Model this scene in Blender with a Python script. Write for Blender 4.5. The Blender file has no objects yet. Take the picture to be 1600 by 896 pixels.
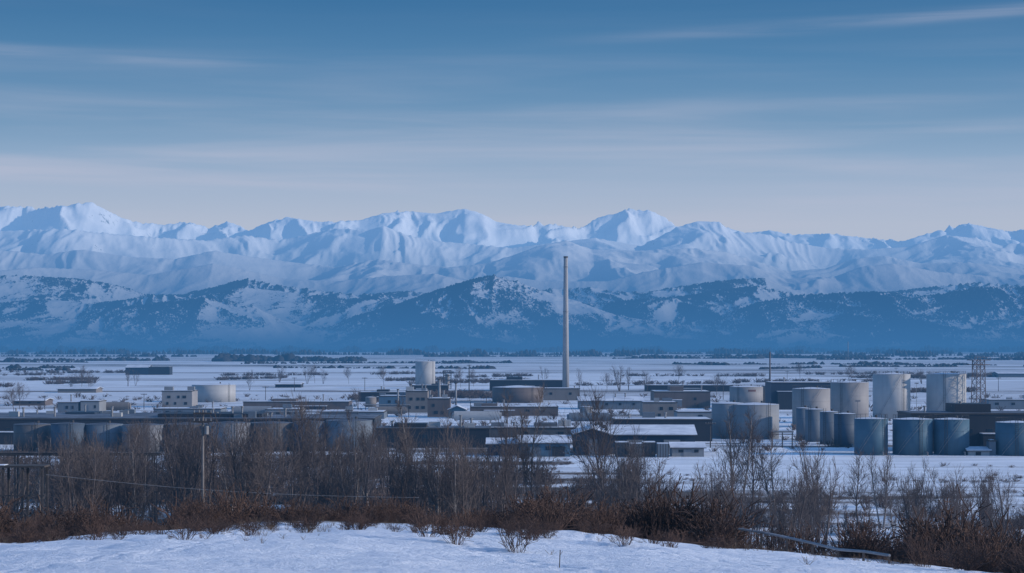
import bpy, math, random
import numpy as np
from mathutils import Vector
rnd=random.Random(7); nr=np.random.RandomState(11)
F=3111.0; H=24.0; HY=540.0
sc=bpy.context.scene; col=sc.collection
def PX(px,Y): return (px-800.0)/F*Y
def YG(py,z=0.0): return (H-z)*F/(py-HY)
def ZP(py,Y): return H-(py-HY)/F*Y
def lin(r,g,b):
    f=lambda c:(c/255/12.92 if c/255<=0.04045 else ((c/255+0.055)/1.055)**2.4)
    return (f(r),f(g),f(b),1)
# ---------------------------------------------------------------- noise
def hsh(ix,iy,seed):
    n=(ix*374761393+iy*668265263+seed*1442695041)&0xffffffff
    n=((n^(n>>13))*1274126177)&0xffffffff
    n=n^(n>>16)
    return (n&0xffff)/65535.0*2-1
def vn(x,y,seed):
    x=np.asarray(x,dtype=float); y=np.asarray(y,dtype=float)
    fx=np.floor(x); fy=np.floor(y); ix=fx.astype(np.int64); iy=fy.astype(np.int64)
    u=x-fx; v=y-fy
    su=u*u*u*(u*(u*6-15)+10); sv=v*v*v*(v*(v*6-15)+10)
    du=30*u*u*(u*(u-2)+1); dv=30*v*v*(v*(v-2)+1)
    a=hsh(ix,iy,seed); b=hsh(ix+1,iy,seed); c=hsh(ix,iy+1,seed); d=hsh(ix+1,iy+1,seed)
    k1=b-a; k2=c-a; k4=a-b-c+d
    return a+k1*su+k2*sv+k4*su*sv, du*(k1+k4*sv), dv*(k2+k4*su)
def fbm(x,y,seed,o=5):
    s=0; a=.5
    for i in range(o):
        s=s+a*vn(x,y,seed+i)[0]; x,y=(x*1.6-y*1.2)+3.1,(x*1.2+y*1.6)+1.7; a*=.5
    return s
def efbm(x,y,seed,o=7):
    s=0; a=.5; dx=0; dy=0
    for i in range(o):
        n,gx,gy=vn(x,y,seed+i); dx=dx+gx*.6; dy=dy+gy*.6
        s=s+a*n/(1+dx*dx+dy*dy); x,y=(x*1.6-y*1.2)+5.3,(x*1.2+y*1.6)+2.9; a*=.5
    return s
def ridged(x,y,seed,o=4,g=.48,p=2.0):
    s=0; a=.55
    for i in range(o):
        s=s+a*(1-np.abs(vn(x,y,seed+i)[0]))**p; x,y=(x*1.6-y*1.2)+2.3,(x*1.2+y*1.6)+7.7; a*=g
    return s
def sst(e0,e1,x):
    t=np.clip((x-e0)/(e1-e0),0,1); return t*t*(3-2*t)
# ---------------------------------------------------------------- tags
def tag(o,label=None,cat=None,group=None,kind=None):
    if label:o['label']=label
    if cat:o['category']=cat
    if group:o['group']=group
    if kind:o['kind']=kind
    return o
def empty(name,loc,rz=0.0):
    o=bpy.data.objects.new(name,None); col.objects.link(o); o.location=loc; o.rotation_euler=(0,0,rz); o.empty_display_size=.5
    return o
def quads(name,co,fa,mat,attrs=None,smooth=False,parent=None):
    co=np.asarray(co,dtype=np.float32); fa=np.asarray(fa,dtype=np.int32); n=len(fa)
    me=bpy.data.meshes.new(name); me.vertices.add(len(co)); me.vertices.foreach_set('co',co.ravel())
    me.loops.add(n*4); me.loops.foreach_set('vertex_index',fa.ravel())
    me.polygons.add(n); me.polygons.foreach_set('loop_start',np.arange(0,n*4,4,dtype=np.int32))
    if smooth: me.polygons.foreach_set('use_smooth',np.ones(n,dtype=bool))
    me.update(calc_edges=True); me.validate()
    for k,vv in (attrs or {}).items():
        at=me.attributes.new(k,'FLOAT','POINT'); at.data.foreach_set('value',np.asarray(vv,dtype=np.float32).ravel())
    me.materials.append(mat)
    o=bpy.data.objects.new(name,me); col.objects.link(o)
    if parent:o.parent=parent
    return o
def grid(name,X,Y,Z,mat,attrs=None):
    r,c=X.shape; co=np.stack([X,Y,Z],-1).reshape(-1,3)
    i=np.arange(r*c).reshape(r,c)
    fa=np.stack([i[:-1,:-1],i[:-1,1:],i[1:,1:],i[1:,:-1]],-1).reshape(-1,4)
    return quads(name,co,fa,mat,attrs,True)
# ---------------------------------------------------------------- materials
def N(nt,t,**k):
    n=nt.nodes.new(t)
    for a,b in k.items(): setattr(n,a,b)
    return n
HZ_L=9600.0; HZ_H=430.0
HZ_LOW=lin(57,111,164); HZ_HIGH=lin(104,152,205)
def hazegroup():  # haze and foothill mist painted onto every surface as emission, by world position
    g=bpy.data.node_groups.new('painted_haze','ShaderNodeTree')
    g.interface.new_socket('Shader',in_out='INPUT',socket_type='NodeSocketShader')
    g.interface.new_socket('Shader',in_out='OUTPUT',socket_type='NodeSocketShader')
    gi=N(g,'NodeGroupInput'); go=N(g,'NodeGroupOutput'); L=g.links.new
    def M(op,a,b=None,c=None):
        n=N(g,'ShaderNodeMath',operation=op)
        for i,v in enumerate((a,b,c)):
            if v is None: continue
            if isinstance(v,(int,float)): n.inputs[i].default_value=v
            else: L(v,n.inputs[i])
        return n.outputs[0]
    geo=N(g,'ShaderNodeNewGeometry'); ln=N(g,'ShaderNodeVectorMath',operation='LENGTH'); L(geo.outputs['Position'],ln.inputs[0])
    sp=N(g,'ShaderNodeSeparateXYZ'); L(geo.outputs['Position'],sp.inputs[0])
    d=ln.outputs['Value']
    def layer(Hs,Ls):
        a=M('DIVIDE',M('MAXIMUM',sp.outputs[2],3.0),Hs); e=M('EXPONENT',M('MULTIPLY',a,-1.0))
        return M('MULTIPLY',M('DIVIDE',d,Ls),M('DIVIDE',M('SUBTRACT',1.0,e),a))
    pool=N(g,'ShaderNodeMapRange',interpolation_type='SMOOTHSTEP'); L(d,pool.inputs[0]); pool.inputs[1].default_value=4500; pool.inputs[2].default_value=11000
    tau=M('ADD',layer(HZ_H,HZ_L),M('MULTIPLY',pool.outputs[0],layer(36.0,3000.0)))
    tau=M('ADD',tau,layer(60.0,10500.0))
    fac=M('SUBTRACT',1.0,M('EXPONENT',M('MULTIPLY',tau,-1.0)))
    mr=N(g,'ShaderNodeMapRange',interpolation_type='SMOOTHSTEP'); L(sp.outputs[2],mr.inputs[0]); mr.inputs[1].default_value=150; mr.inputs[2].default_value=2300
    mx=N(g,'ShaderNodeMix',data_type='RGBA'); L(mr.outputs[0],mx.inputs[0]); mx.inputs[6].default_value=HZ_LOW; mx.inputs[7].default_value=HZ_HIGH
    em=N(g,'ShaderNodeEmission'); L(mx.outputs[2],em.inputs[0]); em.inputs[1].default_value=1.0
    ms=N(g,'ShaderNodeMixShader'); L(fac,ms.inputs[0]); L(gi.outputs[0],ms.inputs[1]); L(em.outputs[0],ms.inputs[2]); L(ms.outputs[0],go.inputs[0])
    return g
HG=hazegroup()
def newmat(name):
    m=bpy.data.materials.new(name); m.use_nodes=True; m.cycles.emission_sampling='NONE'
    nt=m.node_tree; nt.nodes.clear()
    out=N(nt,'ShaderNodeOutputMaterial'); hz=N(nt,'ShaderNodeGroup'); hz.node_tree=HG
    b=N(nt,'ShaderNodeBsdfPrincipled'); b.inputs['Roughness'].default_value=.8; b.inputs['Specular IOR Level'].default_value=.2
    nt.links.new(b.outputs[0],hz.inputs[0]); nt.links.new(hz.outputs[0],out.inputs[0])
    return m,nt,b
def coords(nt,kind,scale):
    mp=N(nt,'ShaderNodeMapping'); mp.inputs['Scale'].default_value=scale
    if kind=='world': g=N(nt,'ShaderNodeNewGeometry'); nt.links.new(g.outputs['Position'],mp.inputs[0])
    else: g=N(nt,'ShaderNodeTexCoord'); nt.links.new(g.outputs['Object'],mp.inputs[0])
    return mp.outputs[0]
def noise(nt,vec,scale=1,det=5,rough=.6):
    n=N(nt,'ShaderNodeTexNoise'); n.inputs['Scale'].default_value=scale; n.inputs['Detail'].default_value=det; n.inputs['Roughness'].default_value=rough
    nt.links.new(vec,n.inputs['Vector']); return n.outputs[0]
def mrange(nt,v,a,b,c=0.,d=1.,smooth=False):
    m=N(nt,'ShaderNodeMapRange'); nt.links.new(v,m.inputs[0])
    if smooth:m.interpolation_type='SMOOTHSTEP'
    for i,x in enumerate((a,b,c,d)): m.inputs[i+1].default_value=x
    return m.outputs[0]
def mixc(nt,f,a,b):
    m=N(nt,'ShaderNodeMix',data_type='RGBA')
    for s,v in ((0,f),(6,a),(7,b)):
        if isinstance(v,(int,float)): m.inputs[s].default_value=v
        elif isinstance(v,(tuple,list)): m.inputs[s].default_value=tuple(v)[:3]+(1,)
        else: nt.links.new(v,m.inputs[s])
    return m.outputs[2]
def math_(nt,op,a,b):
    n=N(nt,'ShaderNodeMath',operation=op)
    for i,v in enumerate((a,b)):
        if isinstance(v,(int,float)): n.inputs[i].default_value=v
        else: nt.links.new(v,n.inputs[i])
    return n.outputs[0]
def bump(nt,b,h,st,dist):
    n=N(nt,'ShaderNodeBump'); n.inputs['Strength'].default_value=st; n.inputs['Distance'].default_value=dist
    nt.links.new(h,n.inputs['Height']); nt.links.new(n.outputs[0],b.inputs['Normal'])
def simple(name,c1,c2=None,scale=(.5,.5,.5),rough=.8,metal=0,lo=.35,hi=.65):
    m,nt,b=newmat(name); c2=c2 or tuple(x*.6 for x in c1)
    v=noise(nt,coords(nt,'obj',scale),1,6,.65)
    nt.links.new(mixc(nt,mrange(nt,v,lo,hi),c1,c2),b.inputs['Base Color']); b.inputs['Roughness'].default_value=rough; b.inputs['Metallic'].default_value=metal
    bump(nt,b,v,.3,.05)
    return m
def panel(name,c1,c2,rough=.6,period=1.4,metal=0.):
    m,nt,b=newmat(name)
    st=noise(nt,coords(nt,'obj',(.9,.9,.10)),1,5,.55); big=noise(nt,coords(nt,'obj',(.12,.12,.3)),1,3,.5)
    c=mixc(nt,mrange(nt,st,.42,.8,0,.55),c1,c2); c=mixc(nt,mrange(nt,big,.35,.7,0,.35),c,tuple(x*.7 for x in c1))
    nt.links.new(c,b.inputs['Base Color']); b.inputs['Roughness'].default_value=rough; b.inputs['Metallic'].default_value=metal
    bump(nt,b,st,.06,.04)
    return m
def mountain_mat(name,speck,sa,bst,snowc=(.87,.88,.91)):
    m,nt,b=newmat(name)
    at=N(nt,'ShaderNodeAttribute',attribute_name='forest')
    n1=noise(nt,coords(nt,'world',(1/speck,1/speck,.25/speck)),1,2,.5)
    n2=noise(nt,coords(nt,'world',(.1/speck,.1/speck,.1/speck)),1,6,.65)
    s=math_(nt,'ADD',at.outputs['Fac'],mrange(nt,n1,.3,.7,-sa,sa)); s=math_(nt,'ADD',s,mrange(nt,n2,.3,.7,-.14,.14))
    f=mrange(nt,s,.42,.60)
    tr=mixc(nt,n2,(.008,.014,.024),(.02,.03,.042))
    nt.links.new(mixc(nt,f,snowc,tr),b.inputs['Base Color']); b.inputs['Roughness'].default_value=.9
    bump(nt,b,n2,bst,speck*1.2)
    return m
M_far=mountain_mat('distant_peak_snow',60,.15,.45); M_mid=mountain_mat('rolling_snow',34,.24,.45); M_for=mountain_mat('forested_hill',14,.32,.5)
def ground_mat():
    m,nt,b=newmat('snowy_ground')
    at=N(nt,'ShaderNodeAttribute',attribute_name='veg')
    near=noise(nt,coords(nt,'world',(1.3,1.3,1.3)),1,8,.7)
    mid=noise(nt,coords(nt,'world',(.025,.10,.05)),1,8,.7)
    far=noise(nt,coords(nt,'world',(.0013,.009,.01)),1,8,.66)
    s=math_(nt,'ADD',at.outputs['Fac'],mrange(nt,near,.3,.7,-.2,.2)); s=math_(nt,'ADD',s,mrange(nt,mid,.3,.7,-.30,.30))
    geo=N(nt,'ShaderNodeNewGeometry'); sp=N(nt,'ShaderNodeSeparateXYZ'); nt.links.new(geo.outputs['Position'],sp.inputs[0])
    farw=mrange(nt,sp.outputs[1],380,900); midw=mrange(nt,sp.outputs[1],120,220)
    s=math_(nt,'ADD',s,math_(nt,'MULTIPLY',farw,mrange(nt,far,.38,.62,-.36,.36)))
    f=mrange(nt,s,.36,.70)
    soil=mixc(nt,near,(.05,.038,.034),(.18,.135,.105))
    vo=N(nt,'ShaderNodeTexVoronoi'); vo.inputs['Scale'].default_value=1; vo.inputs['Randomness'].default_value=.8
    nt.links.new(coords(nt,'world',(.0016,.006,0)),vo.inputs['Vector'])
    sx=N(nt,'ShaderNodeSeparateColor'); nt.links.new(vo.outputs['Color'],sx.inputs[0])
    ft=math_(nt,'MULTIPLY',farw,mrange(nt,sx.outputs[0],.4,1.,0,.45))
    nearsnow=mixc(nt,mrange(nt,near,.3,.75),(.80,.85,.93),(.64,.71,.83))
    snow=mixc(nt,mrange(nt,mid,.3,.75),(.86,.89,.94),(.70,.75,.82))
    snow=mixc(nt,midw,nearsnow,snow)
    snow=mixc(nt,math_(nt,'MULTIPLY',midw,mrange(nt,mid,.40,.70,0.,.55)),snow,(.40,.42,.46))
    snow=mixc(nt,ft,snow,(.27,.27,.3))
    nt.links.new(mixc(nt,f,snow,soil),b.inputs['Base Color']); b.inputs['Roughness'].default_value=.85
    clod=noise(nt,coords(nt,'world',(4,6,5)),1,6,.7)
    bump(nt,b,math_(nt,'ADD',near,math_(nt,'MULTIPLY',clod,.6)),1.0,.18)
    return m
M_ground=ground_mat()
snow=simple('roof_snow',(.76,.79,.84),(.42,.45,.52),(.15,.3,.4),.9)
wht=panel('white_painted_steel',(.40,.405,.41),(.32,.31,.305)); pale=panel('pale_grey_steel',(.24,.255,.275),(.18,.18,.185))
beige=panel('beige_steel',(.28,.27,.27),(.21,.195,.185)); bluet=panel('blue_steel',(.07,.14,.195),(.055,.09,.125)); greyt=panel('grey_blue_steel',(.15,.18,.215),(.11,.125,.15))
teal=panel('slate_blue_cladding',(.09,.16,.23),(.06,.1,.14)); dark=panel('dark_cladding',(.032,.038,.05),(.05,.05,.055)); brown=panel('brown_cladding',(.14,.115,.11),(.09,.075,.07))
navy=panel('navy_cladding',(.035,.055,.085),(.03,.035,.05)); tan=panel('tan_cladding',(.21,.19,.18),(.15,.13,.12)); umber=panel('umber_steel',(.11,.112,.12),(.08,.072,.072)); slate=panel('slate_steel',(.075,.105,.145),(.06,.07,.09)); dim=panel('dim_grey_steel',(.185,.195,.215),(.12,.12,.13))
conc=simple('weathered_concrete',(.40,.41,.43),(.30,.30,.31),(.3,.3,.06),.85)
iron=simple('dark_iron',(.05,.055,.065),(.08,.065,.055),(1,1,1),.6); glass=simple('window_glass',(.02,.03,.045),(.03,.05,.07),(.5,.5,.5),.15)
tankroof=simple('dark_tank_roof',(.06,.07,.09),(.18,.20,.24),(.2,.2,.2),.8)
redp=simple('rusty_paint',(.20,.08,.07),(.14,.08,.07),(1,1,1),.7); wood=simple('weathered_timber',(.095,.085,.082),(.055,.048,.046),(1,1,3),.9); polew=simple('grey_pole_timber',(.20,.185,.18),(.13,.115,.11),(1,1,.6),.9)
twig=simple('bare_bark',(.15,.125,.12),(.085,.07,.07),(.6,.6,.6),.9); birch=simple('pale_bark',(.28,.255,.25),(.15,.13,.12),(.6,.6,2),.9)
brush=simple('dry_brush',(.125,.078,.062),(.052,.037,.034),(.22,.22,.5),.95); grassm=simple('dead_grass',(.20,.15,.11),(.1,.07,.055),(.7,.7,.7),.95)
fartree=simple('distant_trees',(.03,.034,.04),(.055,.05,.05),(.05,.05,.05),.95); under=simple('undergrowth_twigs',(.145,.115,.107),(.075,.058,.057),(.05,.05,.1),.95)
steel=simple('galvanised_steel',(.27,.28,.30),(.16,.16,.17),(1,1,1),.5); mist_steel=simple('dull_tower_steel',(.10,.10,.11),(.13,.09,.08),(1,1,1),.6)
# ---------------------------------------------------------------- mesh builder
class MB:
    def __init__(s): s.v=[]; s.f=[]
    def box(s,x0,x1,y0,y1,z0,z1):
        b=len(s.v); s.v+=[(x0,y0,z0),(x1,y0,z0),(x1,y1,z0),(x0,y1,z0),(x0,y0,z1),(x1,y0,z1),(x1,y1,z1),(x0,y1,z1)]
        s.f+=[tuple(b+i for i in q) for q in ((3,2,1,0),(4,5,6,7),(0,1,5,4),(1,2,6,5),(2,3,7,6),(3,0,4,7))]; return s
    def cyl(s,cx,cy,z0,z1,r0,r1=None,n=40,caps=True):
        r1=r0 if r1 is None else r1; b=len(s.v)
        for z,r in ((z0,r0),(z1,r1)):
            for i in range(n): a=2*math.pi*i/n; s.v.append((cx+r*math.cos(a),cy+r*math.sin(a),z))
        for i in range(n): j=(i+1)%n; s.f.append((b+i,b+j,b+n+j,b+n+i))
        if caps: s.f.append(tuple(range(b+n-1,b-1,-1))); s.f.append(tuple(range(b+n,b+2*n)))
        return s
    def bar(s,p,q,w,n=4):
        p=Vector(p);q=Vector(q);d=(q-p).normalized(); u=d.cross(Vector((0,0,1)) if abs(d.z)<.9 else Vector((1,0,0))).normalized(); v=d.cross(u)
        b=len(s.v)
        for c in (p,q):
            for i in range(n): a=2*math.pi*(i+.5)/n; s.v.append(tuple(c+(u*math.cos(a)+v*math.sin(a))*w))
        for i in range(n): j=(i+1)%n; s.f.append((b+i,b+j,b+n+j,b+n+i))
        s.f.append(tuple(range(b+n-1,b-1,-1))); s.f.append(tuple(range(b+n,b+2*n))); return s
    def build(s,name,mat,parent=None,loc=None,smooth=False):
        me=bpy.data.meshes.new(name); me.from_pydata(s.v,[],s.f); me.update(); me.materials.append(mat)
        if smooth: me.polygons.foreach_set('use_smooth',[len(p.vertices)==4 for p in me.polygons])
        o=bpy.data.objects.new(name,me); col.objects.link(o)
        if parent:o.parent=parent
        if loc:o.location=loc
        return o
def gable_roof(mb,x0,x1,y0,y1,z,h,t,over,axis):
    if axis=='x': a0,a1,b0,b1=x0-over,x1+over,y0,y1; P=lambda a,b,zz:(a,b,zz)
    else: a0,a1,b0,b1=y0-over,y1+over,x0,x1; P=lambda a,b,zz:(b,a,zz)
    m=(b0+b1)/2; sl=h/((b1-b0)/2); prof=[(b0-over,z-over*sl),(m,z+h),(b1+over,z-over*sl),(b1+over,z-over*sl+t),(m,z+h+t),(b0-over,z-over*sl+t)]
    b=len(mb.v)
    for a in (a0,a1):
        for (p,zz) in prof: mb.v.append(P(a,p,zz))
    for i in range(6): j=(i+1)%6; mb.f.append((b+i,b+j,b+6+j,b+6+i))
    mb.f.append((b+5,b+4,b+1,b+0)); mb.f.append((b+4,b+3,b+2,b+1)); mb.f.append((b+6,b+7,b+10,b+11)); mb.f.append((b+7,b+8,b+9,b+10))
    return mb
# ---------------------------------------------------------------- mountains
def ridge(name,label,Y0,W,pts,cols,rows,seed,mat,lam,amp,ffun,treeh=0,back=.35,pw=(.8,1.2),oc=3,det=.03,rough=5):
    y=Y0-W+np.linspace(0,1,rows)*W*(1+back); half=800/F*Y0*1.3; x=np.linspace(-half,half,cols)
    X,Y=np.meshgrid(x,y)
    yc=Y0+.25*W*fbm(x/lam/1.5,x*0+3.3,seed+50,3)
    s=(Y-yc)/W; t=np.clip(np.where(s<0,1+s,1-s*1.6),0,1)
    pxs=np.array([p[0] for p in pts],float); pys=np.array([p[1] for p in pts],float)
    px=800+F*x/Y0; py=np.interp(px,pxs,pys); ang=(HY-py)/F
    E=ang*yc+H
    ext=np.clip(np.abs(px-800)-800,0,None); E=E+fbm(x/lam,x*0,seed+9,3)*.25*E*np.clip(ext/200,0,1)
    xw=X+lam*.5*fbm(X/lam,Y/lam,seed+20,4); yw=Y+lam*.5*fbm(X/lam+9,Y/lam+4,seed+24,4)
    Ew=np.interp(xw.ravel(),x,E).reshape(X.shape); Ew=Ew*(1-t**2)+E*t**2
    rid=np.clip(ridged(xw/lam,yw/(lam*1.1),seed,oc,.45,1.5),0,1.2)
    h=Ew*np.power(t,pw[0]+pw[1]*np.clip(1.05-rid,0,1)*1.5)
    env=np.clip(t*(1-t)*2.6+.10*t,0,1)
    h=h+amp*np.mean(E)*env*efbm(xw/lam*1.6,yw/lam*1.6,seed+30,rough)*1.3
    h=h+det*np.mean(E)*t*(ridged(xw/lam*3.2,yw/lam*2.6,seed+40,5,.48,1.2)-.6)
    a=np.max((h-H)/Y,axis=0); k=np.clip((ang)/np.maximum(a,1e-4),.5,1.6); w=max(3,cols//260); k=np.convolve(np.pad(k,w,'edge'),np.ones(2*w+1)/(2*w+1),'valid')
    h=h*k
    gy,gx=np.gradient(h,y,x)
    fo=ffun(X,Y,h,gx,gy,t,px[None,:]+0*X)
    if treeh: h=h+treeh*nr.rand(*h.shape)*sst(.45,.6,fo+.15*nr.randn(*h.shape)*.5)
    h=np.where(t<=0.002,-30,h)
    o=grid(name,X,Y,h,mat,{'forest':fo}); tag(o,label,'mountains' if Y0>17500 else 'hills',kind='structure'); return o
L1=[(0,322),(30,323),(60,326),(100,323),(148,316),(170,328),(190,341),(215,348),(240,351),(265,350),(290,347),(318,357),(350,346),(385,361),(420,346),(450,340),(500,347),(560,345),(600,333),(630,330),(680,334),(725,326),(755,335),(775,347),(815,353),(860,350),(905,357),(918,352),(935,340),(960,335),(985,326),(1000,329),(1020,329),(1045,342),(1065,356),(1140,356),(1170,365),(1205,360),(1240,367),(1290,365),(1340,371),(1400,377),(1430,368),(1470,358),(1505,349),(1540,357),(1570,362),(1600,357)]
L2=[(0,362),(60,360),(120,358),(190,366),(260,372),(320,376),(380,368),(430,376),(470,368),(520,357),(575,360),(600,353),(630,366),(680,377),(740,382),(800,388),(860,380),(930,372),(1000,385),(1030,370),(1060,355),(1090,346),(1125,347),(1145,362),(1200,366),(1240,378),(1300,388),(1360,390),(1420,386),(1480,368),(1530,372),(1570,384),(1600,380)]
L3=[(0,392),(60,398),(120,390),(200,402),(270,405),(330,392),(390,402),(450,410),(520,418),(590,405),(640,412),(700,418),(760,412),(800,400),(840,385),(885,376),(925,390),(1000,392),(1080,388),(1140,394),(1190,408),(1240,424),(1300,420),(1350,404),(1395,400),(1450,412),(1520,410),(1600,420)]
L3b=[(0,425),(60,418),(150,422),(230,430),(300,418),(330,412),(370,420),(440,436),(520,440),(600,432),(680,428),(730,440),(790,432),(850,440),(950,440),(1010,425),(1100,410),(1180,416),(1230,436),(1310,432),(1350,417),(1400,412),(1470,425),(1540,430),(1600,436)]
L4=[(0,431),(60,433),(130,438),(180,447),(230,462),(280,462),(330,450),(385,436),(430,446),(500,455),(560,462),(640,456),(700,462),(800,470),(860,452),(920,449),(960,456),(1010,458),(1080,446),(1150,438),(1200,436),(1240,452),(1300,463),(1400,458),(1480,448),(1540,443),(1600,447)]
L5=[(0,498),(90,503),(150,498),(190,484),(260,475),(330,468),(400,478),(440,500),(480,512),(520,512),(560,496),(620,478),(680,456),(730,441),(770,432),(810,441),(850,455),(900,470),(960,492),(1030,505),(1090,510),(1130,492),(1180,474),(1250,463),(1350,458),(1440,464),(1520,450),(1600,452)]
LB=[(0,474),(80,468),(150,476),(200,470),(250,462),(300,466),(380,450),(430,455),(480,461),(540,470),(590,462),(640,470),(720,480),(900,478),(980,470),(1050,466),(1120,455),(1180,448),(1240,462),(1320,476),(1400,470),(1500,474),(1600,468)]
f1=lambda X,Y,h,gx,gy,t,px: .02+.3*sst(.45,.9,np.abs(gx))*(fbm(X/900,Y/900,5,4)>.1)
f3=lambda X,Y,h,gx,gy,t,px: .0+.28*sst(.1,.6,fbm(X/700,Y/700,8,5)*1.3+np.clip(gx,-.3,.3))*sst(.9,.3,t)+.2*sst(900,1350,px)*sst(0,.4,fbm(X/500,Y/500,18,4))
f4=lambda X,Y,h,gx,gy,t,px: np.clip(.50+1.7*np.clip(gx,-.3,.35)+.85*fbm(X/600,Y/800,28,5)+.12*sst(.5,0,t)+.15*sst(.9,1,t),0,1.1)
f5=lambda X,Y,h,gx,gy,t,px: np.clip(.63+1.4*np.clip(gx,-.3,.3)+.85*fbm(X/380,Y/480,38,5)+.25*sst(.3,0,t)+.22*sst(560,700,px)*sst(950,820,px)+.10*sst(1150,1300,px)-.12*sst(560,480,px),0,1.3)
ridge('distant_mountains','jagged pale blue snow peaks forming the skyline',42000,9000,L1,1100,210,100,M_far,3400,.45,f1,oc=4,det=.17,rough=7)
ridge('snow_mountains','broad white snow ridges just below the skyline peaks',31000,7500,L2,1100,250,200,M_mid,3000,.5,f1,det=.12,rough=6,pw=(.8,1.6))
ridge('snow_hills','rolling snow covered hills with blue shaded hollows in the middle of the range',24500,6000,L3,1150,260,300,M_mid,2500,.48,f3,det=.11,rough=6,pw=(.8,1.6))
ridge('snow_hills','smooth low snowfields just above the forested ridges',20000,3600,L3b,1150,210,330,M_mid,2000,.44,f3,det=.09,rough=6,pw=(.8,1.6))
ridge('wooded_mountains','patchy forested ridge with snowy clearings in the middle of the range',16500,2600,L4,1200,200,400,M_for,1200,.46,f4,14,det=.16)
ridge('wooded_hills','lower snow streaked hills with forest on their shaded sides',14200,2000,LB,1200,180,450,M_for,1000,.46,f4,14,det=.16)
ridge('forested_foothills','dark forested foothills nearest the plain',12000,2200,L5,1300,240,500,M_for,900,.40,f5,16,det=.14)
# ---------------------------------------------------------------- ground
cp=np.array([-400,0,200,400,600,800,950,1150,1350,1500,1700,2100],float); cv=np.array([8.0,7.7,7.2,6.82,6.8,7.15,7.3,7.75,8.15,8.6,9.0,9.4])
YC=76.0
trk=[[(5,38),(1.5,46),(-1.5,56),(-2.5,66),(-2.8,76)],[(-12,40),(-9,50),(-8.6,60),(-10,76)],[(12,44),(6,54),(3,64),(2.5,76)]]
def ground_z(X,Y,detail=True):
    X=np.asarray(X,float); Y=np.asarray(Y,float)
    pxc=800+F*X/np.maximum(Y,YC)
    D=np.interp(pxc,cp,cv)
    yc=YC+2.5*fbm(X/9,X*0+1.3,77,3)
    zf=24-2.0-(D-2.0)*(Y/YC)
    d=np.maximum(Y-yc,0)
    zb=24-2.0-(D-2.0)*(yc/YC)-.105*d-.0014*d*d
    z=np.where(Y<yc,zf,zb)
    z=z+(.24*fbm(X/8,Y/8,61,4)+.15*fbm(X/2.4,Y/1.5,62,5))*sst(170,60,Y)
    z=np.maximum(z,0)+0.0
    zp=.35*fbm(X/30,Y/30,63,4)*sst(120,160,Y)*sst(420,300,Y)
    z=np.where(z<1.0,z+zp*(1-z),z)
    if detail:
        for pl in trk:
            p=np.array(pl); 
            xi=np.interp(Y,p[:,1],p[:,0])+.35*np.sin(Y*.35)
            m=(Y>p[0,1])&(Y<p[-1,1]+1)
            g=np.exp(-((X-xi)/.16)**2)*(.55+.45*np.sin(Y*9+2*np.sin(Y*1.3)))
            g2=np.exp(-((X-xi-.55)/.16)**2)*(.55+.45*np.sin(Y*9+2+2*np.sin(Y*1.7)))
            z=z-np.where(m,.08*(g+g2),0)
    return z
yfar=YG(np.arange(966,546.2,-.7))
ys=np.concatenate([np.linspace(-15,36,40),np.arange(36.12,82,.13),np.arange(82.5,175,.8),yfar[yfar>176],[14000,17000]])
us=np.linspace(-1,1,640); HW=.36*np.maximum(ys,0)+9
Xg=us[None,:]*HW[:,None]; Yg=ys[:,None]+0*Xg
Zg=ground_z(Xg,Yg)
pxg=800+F*Xg/np.maximum(Yg,60)
nzz=fbm(Xg/4,Yg/4,71,5)
veg=np.where(Yg<YC,-.45+.9*sst(YC-7,YC+1,Yg+6*nzz)+.6*sst(1380,1520,pxg)*sst(58,66,Yg+8*nzz),0)
sl=.9-.32*sst(1050,1450,pxg)+.4*fbm(Xg/7,Yg/7,79,4)
veg=np.where((Yg>=YC)&(Yg<160),sl,veg)
veg=np.where((Yg>=160)&(Yg<335),.78-.28*sst(850,1150,pxg)+.7*fbm(Xg/45,Yg/11,72,5),veg)
v2=.50-.22*sst(880,1050,pxg)+.7*fbm(Xg/60,Yg/11,73,5)
veg=np.where((Yg>=335)&(Yg<520),v2-.45*((Yg>395)&(Yg<440)&(pxg>890)),veg)
veg=np.where(Yg>=520,.28+.35*fbm(Xg/220,Yg/80,74,5),veg)
g=grid('ground',Xg,Yg,Zg,M_ground,{'veg':veg}); tag(g,'snow covered ground running from the foreground bank across the plain','ground',kind='structure')
def gz(x,y): return float(ground_z(np.array([x]),np.array([y]),False)[0])
# ---------------------------------------------------------------- twigs
def tube_paths(paths,sides=3):
    co=[];fa=[]
    for p in paths:
        b=len(co); n=len(p)
        for i,(q,r) in enumerate(p):
            d=(p[min(i+1,n-1)][0]-p[max(i-1,0)][0]); d=d.normalized() if d.length>1e-6 else Vector((0,0,1))
            u=d.orthogonal().normalized(); v=d.cross(u)
            for k in range(sides):
                a=2*math.pi*k/sides; c=q+(u*math.cos(a)+v*math.sin(a))*r; co.append((c.x,c.y,c.z))
        for i in range(n-1):
            for k in range(sides):
                k2=(k+1)%sides; fa.append((b+i*sides+k,b+i*sides+k2,b+(i+1)*sides+k2,b+(i+1)*sides+k))
    return np.array(co),np.array(fa)
def branch(rg,p,d,L,r,segs,wob,up):
    out=[(p.copy(),r)]; q=p.copy(); d=d.normalized()
    for i in range(segs):
        d=(d+Vector((rg.gauss(0,wob),rg.gauss(0,wob),rg.gauss(0,wob)+up))).normalized()
        q=q+d*(L/segs); out.append((q.copy(),max(r*(1-(i+1)/segs*.8),.008)))
    return out
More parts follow.
